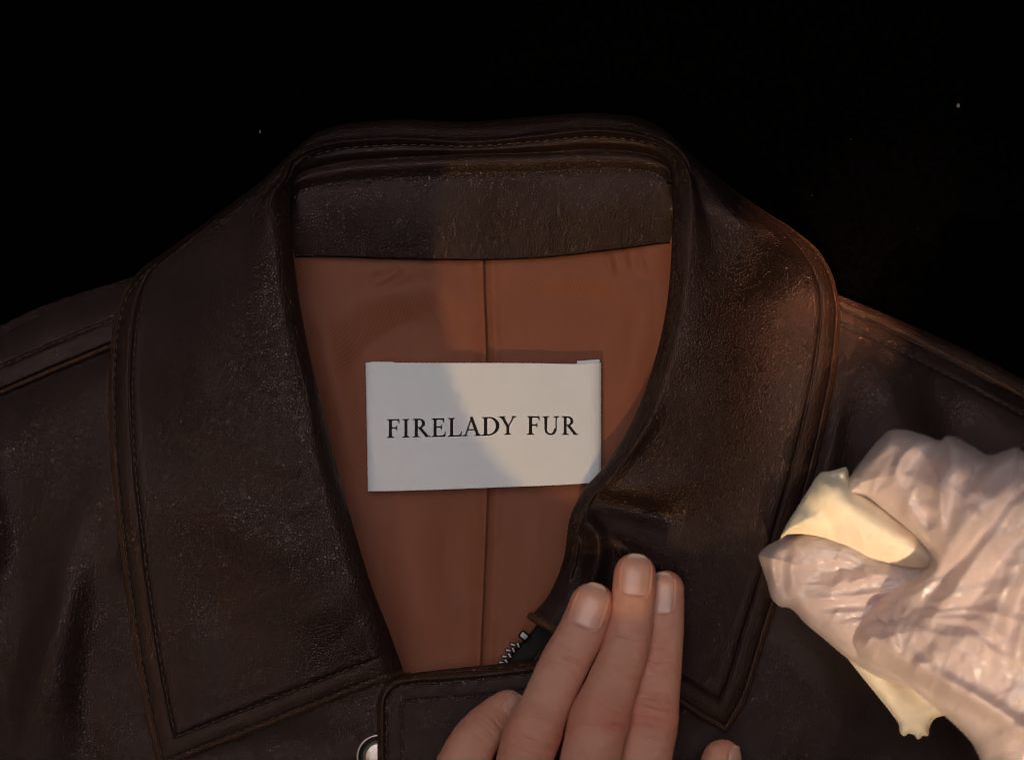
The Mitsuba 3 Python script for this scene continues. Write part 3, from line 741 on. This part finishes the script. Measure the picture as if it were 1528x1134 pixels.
# ------------------------------------------------------------------ bare hand
SKIN = np.array([0.60, 0.283, 0.190])
def finger(pts, widths, roll=0.0, flat=0.90, knuckles=(), nail=None, seed=0, n_s=230, n_a=128):
    """pts: (px, py, z) from the tip back; widths: px full width at those points. knuckles: arc positions in mm of joint creases.
    nail: (start mm, end mm, half width mm, angle). returns mesh, colours, nail mesh"""
    pts = np.asarray(pts, float)
    w3 = W(pts[:, 0], pts[:, 1], pts[:, 2]) * 1000
    l = np.r_[0, np.cumsum(np.linalg.norm(np.diff(w3, axis=0), axis=1))]
    c = Akima1DInterpolator(l, w3, method='makima')
    rad = PchipInterpolator(l, np.asarray(widths, float) / 2 / 5.2 * 0.955)
    L = l[-1]
    s = np.r_[0, np.linspace(0, 1, 46)[1:] ** 2 * 9.0, np.linspace(9, L, n_s - 46)[1:]]
    s = np.unique(s)
    P = c(s)
    t = np.gradient(P, s, axis=0); t /= np.linalg.norm(t, axis=1, keepdims=True)
    up = np.array([math.sin(roll), 0, math.cos(roll)])
    B = np.cross(t, up); B /= np.linalg.norm(B, axis=1, keepdims=True)     # sideways
    U_ = np.cross(B, t)
    B = -B if B[0, 0] < 0 else B
    R0 = float(rad(0))
    Lt = R0 * 1.10
    cap = np.clip(1 - (1 - np.clip(s / Lt, 0, 1)) ** 2.25, 0, 1) ** (1 / 2.1)
    r = rad(s) * cap
    a = np.arange(n_a) / n_a * 2 * math.pi
    ca, sa = np.cos(a), np.sin(a)
    e = 2 / 2.25
    ex = np.sign(ca) * np.abs(ca) ** e
    ey = np.sign(sa) * np.abs(sa) ** e
    ey = np.where(ey > 0, ey * flat, ey * (flat + 0.02))
    S, AN = np.meshgrid(s, a, indexing='ij')
    off = np.zeros_like(S)
    dorsal = np.clip(np.sin(AN), 0, 1)
    q3 = np.stack([S / 2.2, np.cos(AN) * 2, np.sin(AN) * 2 + seed], -1)
    for k, (pos, amt) in enumerate(knuckles):
        off += 0.55 * amt * np.exp(-((S - pos) / 5.0) ** 2) * (0.3 + 0.7 * dorsal)
        g = np.random.default_rng(seed * 10 + k)
        for j in range(int(5 + 5 * amt)):
            p0 = pos + g.normal(0, 2.3)
            bow = g.normal(0, 1.2)
            ctr = math.pi / 2 + g.normal(0, 0.35)
            wid = g.uniform(0.35, 0.8)
            line = S - p0 - bow * ((AN - ctr) / 1.0) ** 2 - 0.5 * (meshkit.noise(q3 * 1.7, seed + j) - 0.5)
            off -= 0.60 * amt * g.uniform(0.5, 1.2) * np.exp(-(line / 0.30) ** 2) * np.exp(-((AN - ctr) / wid) ** 2)
        off -= 0.30 * amt * np.exp(-((S - pos) / 0.6) ** 2) * np.clip(-np.sin(AN), 0, 1)
    off += 0.16 * (meshkit.fbm(q3 * 0.8, 3, seed) * 2 - 1)
    Wd = r[:, None] * ex[None] ; H = r[:, None] * ey[None]
    nmesh = None
    if nail:
        s0, s1, hw, an = nail
        hwa = hw / rad(np.clip(S, 0, L))                       # half width as an angle
        da = (AN - (math.pi / 2 + an) + math.pi) % (2 * math.pi) - math.pi
        x_ = da / hwa
        y_ = (S - (s0 + s1) / 2) / ((s1 - s0) / 2)
        sd = (np.abs(x_) ** 3.2 + np.abs(y_) ** 3.2) ** (1 / 3.2)  # < 1 inside
        off -= 0.34 * ss(1.10, 0.96, sd)
        off += 0.16 * np.exp(-((sd - 1.14) / 0.10) ** 2) * ss(-1.2, 0.2, y_)
    px_ = P[:, None] + B[:, None] * Wd[..., None] + U_[:, None] * H[..., None]
    nrm = B[:, None] * (ex / 1.0)[None, :, None] + U_[:, None] * (ey)[None, :, None]
    nrm = nrm - t[:, None] * (1 - np.clip(S / Lt, 0, 1))[..., None] * 1.2
    nrm /= np.linalg.norm(nrm, axis=-1, keepdims=True)
    V = px_ + nrm * (off * np.clip(S / 2.0, 0, 1))[..., None]
    ns, na = S.shape
    i = np.arange(1, ns - 1)[:, None] * na; j = np.arange(na)[None]
    A_, B_ = i + j, i + (j + 1) % na
    f = np.vstack([np.stack([A_, B_, B_ + na], -1).reshape(-1, 3), np.stack([A_, B_ + na, A_ + na], -1).reshape(-1, 3)])
    Vf = V.reshape(-1, 3)
    tip, end = len(Vf), len(Vf) + 1
    Vf = np.vstack([Vf, V[0].mean(0)[None], V[-1].mean(0)[None]])
    jj = np.arange(na)
    f = np.vstack([f, np.stack([na + (jj + 1) % na, na + jj, np.full(na, tip)], 1), np.stack([(ns - 1) * na + jj, (ns - 1) * na + (jj + 1) % na, np.full(na, end)], 1)])
    # colour: redder at joints, finger end and sides
    red = np.zeros_like(S)
    for pos, amt in knuckles:
        red += amt * 0.8 * np.exp(-((S - pos) / 5.5) ** 2)
    red += 0.55 * np.exp(-(S / 7.0) ** 2) + 0.25 * (1 - dorsal)
    red = np.clip(red + 0.7 * (meshkit.fbm(q3 * 0.5 + 5, 3, seed + 3) * 2 - 1), 0, 1.2)
    col = SKIN * (1 + 0.07 * (meshkit.fbm(q3 * 1.6 + 9, 3, seed + 5) * 2 - 1))[..., None]
    col = col * (1 - red[..., None] * np.array([0.08, 0.28, 0.30]))
    col = np.vstack([col.reshape(-1, 3), col[0].mean(0)[None], col[-1].mean(0)[None]])
    if nail:
        # nail plate: its own curved grid a little above the nail bed
        m = 44
        yy, xx = np.meshgrid(np.linspace(-1, 1, m), np.linspace(-1, 1, m), indexing='ij')
        # square -> superellipse disc
        rr = np.maximum(np.abs(xx), np.abs(yy)); nn = (np.abs(xx) ** 3.2 + np.abs(yy) ** 3.2) ** (1 / 3.2)
        k_ = np.where(nn > 0, rr / np.maximum(nn, 1e-9), 1) * 1.02
        xx, yy = xx * k_, yy * k_
        sq_ = (s0 + s1) / 2 + yy * (s1 - s0) / 2
        rn = rad(np.clip(sq_, 0, L))
        an_ = math.pi / 2 + an + xx * hw / rn
        capn = np.clip(1 - (1 - np.clip(sq_ / Lt, 0, 1)) ** 2.25, 0, 1) ** (1 / 2.1)
        rn = rn * np.maximum(capn, 0.80 - 0.0 * sq_)
        cn, sn = np.cos(an_), np.sin(an_)
        exn = np.sign(cn) * np.abs(cn) ** e; eyn = np.sign(sn) * np.abs(sn) ** e * flat
        Pn = c(np.clip(sq_, 0, L)); Bn = np.stack([np.interp(sq_, s, B[:, d_]) for d_ in range(3)], -1); Un = np.stack([np.interp(sq_, s, U_[:, d_]) for d_ in range(3)], -1)
        lift = -0.16 + 0.12 * np.clip((yy * -1 - 0.2), 0, 1) - 0.35 * ss(0.9, 1.02, np.maximum(np.abs(xx), yy))
        rr_ = rn + lift
        NV = Pn + Bn * (exn * rr_)[..., None] + Un * (eyn * rr_)[..., None]
        nf = grid_faces(m, m)
        nv = NV.reshape(-1, 3) / 1000
        fn_ = np.cross(nv[nf[:, 1]] - nv[nf[:, 0]], nv[nf[:, 2]] - nv[nf[:, 0]]).sum(0)
        if fn_[2] < 0: nf = nf[:, ::-1]
        nv, nf = shell(nv, nf, 0.00035)
        pale = np.array([0.55, 0.290, 0.215]); free = np.array([0.58, 0.37, 0.28])
        fr = ss(-0.70, -0.82, yy + 0.06 * xx ** 2)[..., None]
        ncol = pale * (1 + 0.10 * ss(0.3, 0.9, yy))[..., None] * (1 - fr) + free * fr
        ncol = ncol.reshape(-1, 3)
        nmesh = (nv, nf, np.vstack([ncol, ncol]))
    return Vf / 1000, f, col, nmesh

FING = [
    dict(pts=[(893, 873, 32.5), (884, 900, 34.5), (868, 942, 35.5), (845, 985, 36.5), (812, 1058, 41), (795, 1095, 44), (780, 1142, 44), (740, 1260, 40), (720, 1330, 38)], widths=[62, 66, 70, 73, 76, 84, 81, 92, 100], roll=-0.10, knuckles=((24.5, 0.45), (46, 0.9)), nail=(1.3, 12.6, 4.5, 0.05), seed=1),
    dict(pts=[(949, 827, 31), (947, 860, 33), (943, 905, 34), (936, 955, 36), (910, 1030, 42), (893, 1078, 46), (880, 1134, 46.5), (850, 1260, 43), (838, 1330, 40)], widths=[60, 63, 65, 68, 78, 88, 87, 98, 104], roll=0.04, knuckles=((25, 0.5), (48, 1.0)), nail=(1.2, 11.6, 4.3, -0.02), seed=2),
    dict(pts=[(994, 852, 26), (993, 880, 27.5), (990, 930, 29), (985, 980, 31.5), (977, 1040, 36), (969, 1085, 40), (962, 1134, 41), (950, 1260, 40), (945, 1330, 38)], widths=[52, 57, 62, 66, 74, 82, 80, 94, 100], roll=-0.06, knuckles=((26, 0.5), (44, 1.0)), nail=(1.2, 12.4, 4.0, 0.30), seed=3),
    dict(pts=[(776, 1040, 25), (762, 1052, 27), (738, 1072, 30), (712, 1100, 35), (690, 1140, 38), (660, 1220, 38), (640, 1300, 36)], widths=[46, 54, 62, 70, 76, 86, 95], roll=0.15, knuckles=((17, 0.4), (34, 0.6)), nail=(0.9, 8.6, 4.2, -0.25), seed=4),
    dict(pts=[(1086, 1104, 24), (1080, 1125, 25), (1068, 1165, 27), (1052, 1220, 31), (1020, 1320, 34)], widths=[50, 58, 64, 74, 90], roll=0.25, knuckles=((18, 0.4),), nail=(1.0, 11.0, 4.2, -0.75), seed=5),
]
hand, src, cols, nails = None, [], [], []
for fg in FING:
    v, f, col, nm = finger(**fg)
    fn = np.cross(v[f[:, 1]] - v[f[:, 0]], v[f[:, 2]] - v[f[:, 0]])
    vol = (v[f[:, 0]] * np.cross(v[f[:, 1]], v[f[:, 2]])).sum() 
    if vol < 0: f = f[:, ::-1]
    # drop unused ring 0
    used = np.unique(f); re = np.full(len(v), -1); re[used] = np.arange(len(used))
    v, f, col = v[used], re[f], col[used]
    m = m3.Manifold(m3.Mesh(np.ascontiguousarray(v * 1000, np.float32), np.ascontiguousarray(f, np.uint32)))
    hand = m if hand is None else hand + m
    src.append(v * 1000); cols.append(col); nails.append(nm)
def ball(px, py, z, r): return m3.Manifold.sphere(r, 40).translate(tuple((W(px, py, z) * 1000).tolist()))
palm = m3.Manifold.batch_hull([ball(650, 1310, 36, 8.5), ball(722, 1320, 38, 10), ball(838, 1325, 40, 10), ball(942, 1320, 39, 10), ball(700, 1680, 40, 11), ball(900, 1700, 40, 13)])
thumb = m3.Manifold.batch_hull([ball(1018, 1316, 34, 8.5), ball(930, 1560, 38, 13)])
arm = m3.Manifold.batch_hull([ball(715, 1690, 40, 13), ball(880, 1700, 40, 14), ball(700, 2300, 52, 24), ball(860, 2300, 52, 24)])
rest = (palm + thumb + arm).refine_to_length(3.0)
hand = hand + rest
hm = hand.to_mesh()
hv, hf = np.array(hm.vert_properties[:, :3], float), np.array(hm.tri_verts)
allsrc, allcol = np.vstack(src), np.vstack(cols)
dist, idx = cKDTree(allsrc).query(hv)
hcol = np.where((dist < 0.6)[:, None], allcol[idx], SKIN)
add('person', (hv / 1000, hf), 'skin', hcol, label='bare hand with short pale nails pressing down the collar beside the zip', category='person')
for nm in nails:
    add('person__fingernail', nm[:2], 'nail', nm[2])

# ------------------------------------------------------------------ gloved hand with folded cloth
CREAM = np.array([0.78, 0.67, 0.49])
def dome(d, R): return np.sqrt(np.clip(1 - (1 - np.clip(d / R, 0, 1)) ** 2, 0, 1))
def crinkle(seed, x0, y0, x1, y1, step, amp, ang=0.0, stretch=1.0):
    # film creased into flat facets: random heights joined by triangles, longer along one direction
    g = np.random.default_rng(seed)
    R_ = 1.2 * max(x1 - x0, y1 - y0)
    n = int((2 * R_ / step) * (2 * R_ / (step * stretch)))
    q = np.stack([g.uniform(-R_, R_, n), g.uniform(-R_, R_, n)], 1)
    f = LinearNDInterpolator(q * [1 / stretch, 1.0], g.uniform(-amp, amp, n))
    c, s_ = math.cos(ang), math.sin(ang)
    mx, my = (x0 + x1) / 2, (y0 + y1) / 2
    return lambda x, y: np.nan_to_num(f(((x - mx) * c - (y - my) * s_) / stretch, (x - mx) * s_ + (y - my) * c))
film_a = crinkle(81, 1120, 630, 1600, 1250, 40, 2.4, 0.75, 2.6)
film_b = crinkle(82, 1120, 630, 1600, 1250, 20, 1.0, 0.5, 2.0)
film_c = crinkle(83, 1120, 630, 1600, 1250, 11, 0.38, 1.2, 1.6)
cloth_a = crinkle(84, 1150, 690, 1460, 1110, 34, 1.0, -0.6, 2.0)
cloth_b = crinkle(85, 1150, 690, 1460, 1110, 12, 0.30, -0.9, 1.5)
def film(x, y): return 0.8 * film_a(x, y) + 0.75 * film_b(x, y) + 0.7 * film_c(x, y)
# upper folded end of the cloth
up_o = closed_curve([(1262, 697), (1268, 713), (1280, 730), (1312, 752), (1345, 776), (1380, 800), (1420, 830), (1420, 862), (1380, 850), (1350, 846), (1310, 838), (1262, 815), (1216, 799), (1176, 797), (1170, 800), (1164, 806), (1172, 786), (1190, 757), (1208, 728), (1226, 705), (1240, 703)], 2.0)
def z_up(x, y, d):
    z = 44 + 10 * dome(d, 38) + folds(x, y, [([(1215, 728), (1270, 755), (1330, 795), (1400, 838)], 6.0, 34), ([(1200, 738), (1228, 772), (1252, 795)], -2.2, 13), ([(1222, 712), (1245, 712), (1262, 722)], -1.5, 5), ([(1235, 704), (1252, 702), (1264, 704)], 1.5, 5), ([(1180, 792), (1215, 780), (1250, 800)], 1.2, 14)])
    return z + (cloth_a(x, y) + cloth_b(x, y)) * ss(0, 10, d) + 0.3 * N2(x, y, 40, 61)
v, f, X, Y, D = pillow(up_o, 2.6, z_up, lambda x, y, d: 44 - 5 * dome(d, 20))
add('cloth__folded_end', (v, f), 'chamois', CREAM * (1 + 0.06 * N2(X, Y, 30, 63))[:, None])
lo_o = closed_curve([(1225, 935), (1250, 964), (1290, 1014), (1330, 1064), (1341, 1080), (1343, 1092), (1349, 1098), (1356, 1094), (1364, 1096), (1370, 1103), (1378, 1097), (1384, 1098), (1388, 1082), (1396, 1071), (1412, 1066), (1450, 1040), (1420, 990), (1340, 940), (1270, 900)], 2.0)
def z_lo(x, y, d):
    return 34 + 3.2 * dome(d, 16) + folds(x, y, [([(1262, 960), (1310, 1010), (1355, 1070)], 2.0, 20), ([(1310, 970), (1345, 1010), (1380, 1060)], -1.6, 16)]) + (cloth_a(x, y) + cloth_b(x, y)) * ss(0, 8, d) + 0.3 * N2(x, y, 36, 64)
v, f, X, Y, D = pillow(lo_o, 2.6, z_lo, lambda x, y, d: 34 - 2.0 * dome(d, 10))
add('cloth__hanging_end', (v, f), 'chamois', CREAM * (1 + 0.06 * N2(X, Y, 30, 66))[:, None])
labels['cloth'] = {'label': 'cream yellow cloth folded inside the gloved hand over the right collar tip', 'category': 'cloth'}

# glove film: upper body (thumb and back of the hand) and lower body (bent fingers)
G_top = closed_curve([(1262, 744), (1266, 716), (1288, 684), (1311, 656), (1328, 642), (1350, 641), (1380, 649), (1402, 657), (1413, 650), (1426, 652), (1450, 665), (1478, 679), (1500, 672), (1519, 667), (1526, 673), (1600, 668), (1760, 690), (1900, 800), (1900, 1250), (1700, 1300), (1500, 1180), (1464, 1134), (1450, 1108), (1434, 1090), (1410, 1068),
                      (1370, 1035), (1330, 1005), (1290, 985), (1272, 955), (1300, 905), (1345, 872), (1372, 858), (1388, 840), (1383, 822), (1368, 802), (1345, 782), (1318, 762), (1290, 742)], 2.0)
G_low = closed_curve([(1132, 830), (1141, 817), (1160, 806), (1180, 797), (1216, 788), (1265, 800), (1312, 822), (1352, 836), (1420, 830), (1460, 900), (1440, 1010), (1370, 1030), (1310, 1010), (1262, 980), (1232, 955), (1202, 930), (1180, 908), (1163, 904), (1150, 890), (1144, 868), (1138, 850)], 2.0)
FOLD_GT = [
    ([(1386, 652), (1356, 672), (1338, 700), (1330, 725)], 3.0, 9), ([(1345, 648), (1318, 672), (1300, 705)], 2.2, 14), ([(1375, 676), (1358, 704), (1362, 730)], -2.0, 12),
    ([(1342, 733), (1362, 765), (1382, 800), (1396, 830)], 3.6, 11), ([(1300, 738), (1326, 748), (1350, 768)], -1.6, 10),
    ([(1400, 690), (1404, 735), (1402, 790), (1400, 820)], 4.6, 10), ([(1380, 740), (1384, 765), (1392, 790)], -2.6, 10), ([(1372, 748), (1388, 757), (1402, 762)], 2.2, 8),
    ([(1424, 655), (1428, 690), (1415, 735)], 2.4, 16), ([(1478, 684), (1450, 715), (1430, 735)], -2.6, 14), ([(1505, 680), (1470, 715), (1440, 752), (1420, 790)], 2.4, 14),
    ([(1540, 700), (1480, 745), (1436, 790), (1398, 838), (1350, 888), (1310, 925)], 4.6, 17), ([(1500, 775), (1450, 820), (1400, 880), (1350, 935)], -2.6, 13),
    ([(1560, 720), (1500, 775), (1455, 835), (1410, 895), (1370, 950)], 2.6, 10), ([(1540, 780), (1490, 840), (1450, 905), (1420, 960)], -2.0, 14),
    ([(1580, 760), (1530, 830), (1490, 910), (1470, 990)], 2.6, 14), ([(1560, 860), (1530, 930), (1512, 1010)], 2.4, 12), ([(1545, 850), (1508, 930), (1494, 1000)], -2.0, 12),
    ([(1270, 962), (1312, 958), (1352, 986), (1400, 1012), (1460, 1045), (1530, 1090), (1620, 1150)], 6.0, 14), ([(1300, 985), (1350, 1010), (1410, 1038), (1500, 1090)], -2.4, 13),
    ([(1288, 968), (1300, 950), (1318, 934)], 2.6, 6), ([(1322, 935), (1332, 952), (1336, 972)], 2.2, 7), ([(1350, 955), (1366, 975), (1380, 1000)], 1.8, 8), ([(1385, 965), (1395, 985), (1400, 1005)], 1.6, 8),
    ([(1330, 900), (1380, 905), (1420, 925)], -1.4, 14),
]
def crumple(x, y, ang, sx, sy, seed):
    c, s = math.cos(ang), math.sin(ang)
    u, w = (x * c + y * s) / sx, (-x * s + y * c) / sy
    q = np.stack([u, w, np.full(np.shape(x), seed + 0.3)], -1)
    return 1 - np.abs(meshkit.fbm(q, 3, seed) * 2 - 1) * 2.2
def radiate(x, y, cx, cy, freq, seed, power=1.6):
    # drapery folds running out from the pinch of the fingers
    th, r = np.arctan2(cy - y, x - cx), np.hypot(x - cx, y - cy)
    warp = 0.35 * N2(x, y, 120, seed, 2)
    q = np.stack([(th + warp) * freq, r / 260.0, np.full(np.shape(x), seed + 0.7)], -1)
    n = np.abs(meshkit.fbm(q, 2, seed) * 2 - 1)
    return np.clip(1 - 2.6 * n, 0, 1) ** power * ss(15, 90, r)
def z_gt(x, y, d):
    base = 48 + 10 * ss(1270, 1420, x) + 4 * ss(1400, 1528, x)
    H = 16 + 10 * ss(1290, 1460, x)
    z = base + H * dome(d, 70) * (0.85 + 0.15 * ss(0, 120, d)) + 0.95 * folds(x, y, FOLD_GT) * ss(0, 14, d)
    return z + (film(x, y) + 1.6 * radiate(x, y, 1335, 905, 3.6, 71, 1.2) + 0.8 * N2(x, y, 60, 72) + 0.3 * crumple(x, y, -1.1, 40, 14, 73)) * ss(0, 16, d)
def zb_gt(x, y, d):
    base = 48 + 10 * ss(1270, 1420, x) + 4 * ss(1400, 1528, x)
    return base - 12 * dome(d, 60)
FOLD_GL = [
    ([(1160, 812), (1152, 840), (1156, 880)], 2.4, 8), ([(1175, 820), (1168, 850), (1172, 890)], -1.6, 8), ([(1190, 815), (1180, 850), (1190, 890), (1215, 925)], 1.6, 9),
    ([(1225, 880), (1265, 868), (1310, 858), (1345, 862)], 2.2, 9), ([(1200, 862), (1240, 848), (1290, 850)], -1.6, 11), ([(1235, 884), (1258, 864), (1268, 852)], 1.6, 6), ([(1262, 880), (1280, 866), (1300, 862)], 1.6, 6),
    ([(1190, 892), (1240, 892), (1300, 886), (1350, 880)], 1.8, 9), ([(1215, 905), (1260, 905), (1310, 900)], -1.4, 9), ([(1225, 922), (1260, 912), (1300, 912)], 1.5, 8), ([(1240, 942), (1270, 930), (1310, 925)], 1.4, 8),
]
def z_gl(x, y, d):
    base = 36 + 6 * ss(1150, 1350, x)
    return base - 3.0 + 12.5 * dome(d, 46) + (1.0 * folds(x, y, FOLD_GL) + 0.75 * film(x, y) + 0.6 * radiate(x, y, 1400, 870, 8.0, 77, 1.2) + 0.4 * crumple(x, y, -0.25, 70, 14, 74) + 0.6 * N2(x, y, 30, 75)) * ss(0, 14, d)
def zb_gl(x, y, d): return 36 + 6 * ss(1150, 1350, x) - 9 * dome(d, 40)
def as_manifold(v, f):
    vol = (v[f[:, 0]] * np.cross(v[f[:, 1]], v[f[:, 2]])).sum()
    if vol < 0: f = f[:, ::-1]
    return m3.Manifold(m3.Mesh(np.ascontiguousarray(v * 1000, np.float32), np.ascontiguousarray(f, np.uint32)))
gt = pillow(G_top, 2.1, z_gt, zb_gt); gl = pillow(G_low, 2.1, z_gl, zb_gl)
mt, ml = as_manifold(*gt[:2]), as_manifold(*gl[:2])
gm = (mt + ml).to_mesh() if mt.num_tri() and ml.num_tri() else None
print('glove', mt.status(), ml.status(), mt.num_tri(), ml.num_tri())
gv, gf = np.array(gm.vert_properties[:, :3], float) / 1000, np.array(gm.tri_verts)
add('person_001__glove', (gv, gf), 'film', label='crumpled translucent plastic glove')
# the hand inside the glove
inner_t = closed_curve([(1290, 735), (1296, 705), (1320, 672), (1345, 664), (1400, 680), (1470, 705), (1600, 700), (1900, 830), (1900, 1220), (1700, 1260), (1500, 1140), (1440, 1070), (1380, 1020), (1320, 980), (1310, 930), (1360, 880), (1398, 845), (1380, 800), (1330, 755)], 4.0)
it = pillow(inner_t, 5.0, lambda x, y, d: 50 + 10 * ss(1270, 1420, x) + 4 * ss(1400, 1528, x) + (6 + 8 * ss(1290, 1460, x)) * dome(d, 60), lambda x, y, d: 50 + 10 * ss(1270, 1420, x) + 4 * ss(1400, 1528, x) - 9 * dome(d, 50))
inner_l = closed_curve([(1150, 832), (1178, 815), (1216, 815), (1265, 831), (1312, 852), (1360, 868), (1420, 870), (1430, 1000), (1370, 1015), (1310, 995), (1250, 955), (1205, 918), (1172, 895), (1156, 870)], 4.0)
il = pillow(inner_l, 5.0, lambda x, y, d: 33 + 6 * ss(1150, 1350, x) + 5 * dome(d, 36), lambda x, y, d: 36 + 6 * ss(1150, 1350, x) - 6 * dome(d, 30))
im = (as_manifold(*it[:2]) + as_manifold(*il[:2])).to_mesh()
iv, if_ = np.array(im.vert_properties[:, :3], float) / 1000, np.array(im.tri_verts)
add('person_001__hand', (iv, if_), 'skin', SKIN * np.array([1.0, 0.95, 0.95]))
labels['person_001'] = {'label': 'hand in a crumpled translucent plastic glove gripping a cream cloth', 'category': 'person'}

# ------------------------------------------------------------------ lint specks on the black cloth
parts = []
r2 = np.random.default_rng(5)
spots = [(1430, 158, 0.35), (388, 197, 0.32), (874, 520, 0.0), (420, 130, 0.12), (1370, 342, 0.12)] + [(r2.uniform(20, 1500), r2.uniform(130, 330), r2.uniform(0.05, 0.10)) for _ in range(8)]
for x, y, r in spots:
    if r <= 0 or (430 < x < 1060 and y > 160) or y > 300 and 250 < x < 1300: continue
    m = trimesh.creation.icosphere(1, r / 1000)
    vv = m.vertices * [r2.uniform(0.5, 2.0), r2.uniform(0.5, 2.0), 0.5]
    parts.append((vv + W(x, y, r * 0.4), np.asarray(m.faces)))
add('lint', join(parts), 'lint', label='pale lint specks scattered on the black cloth', category='lint', kind='stuff')
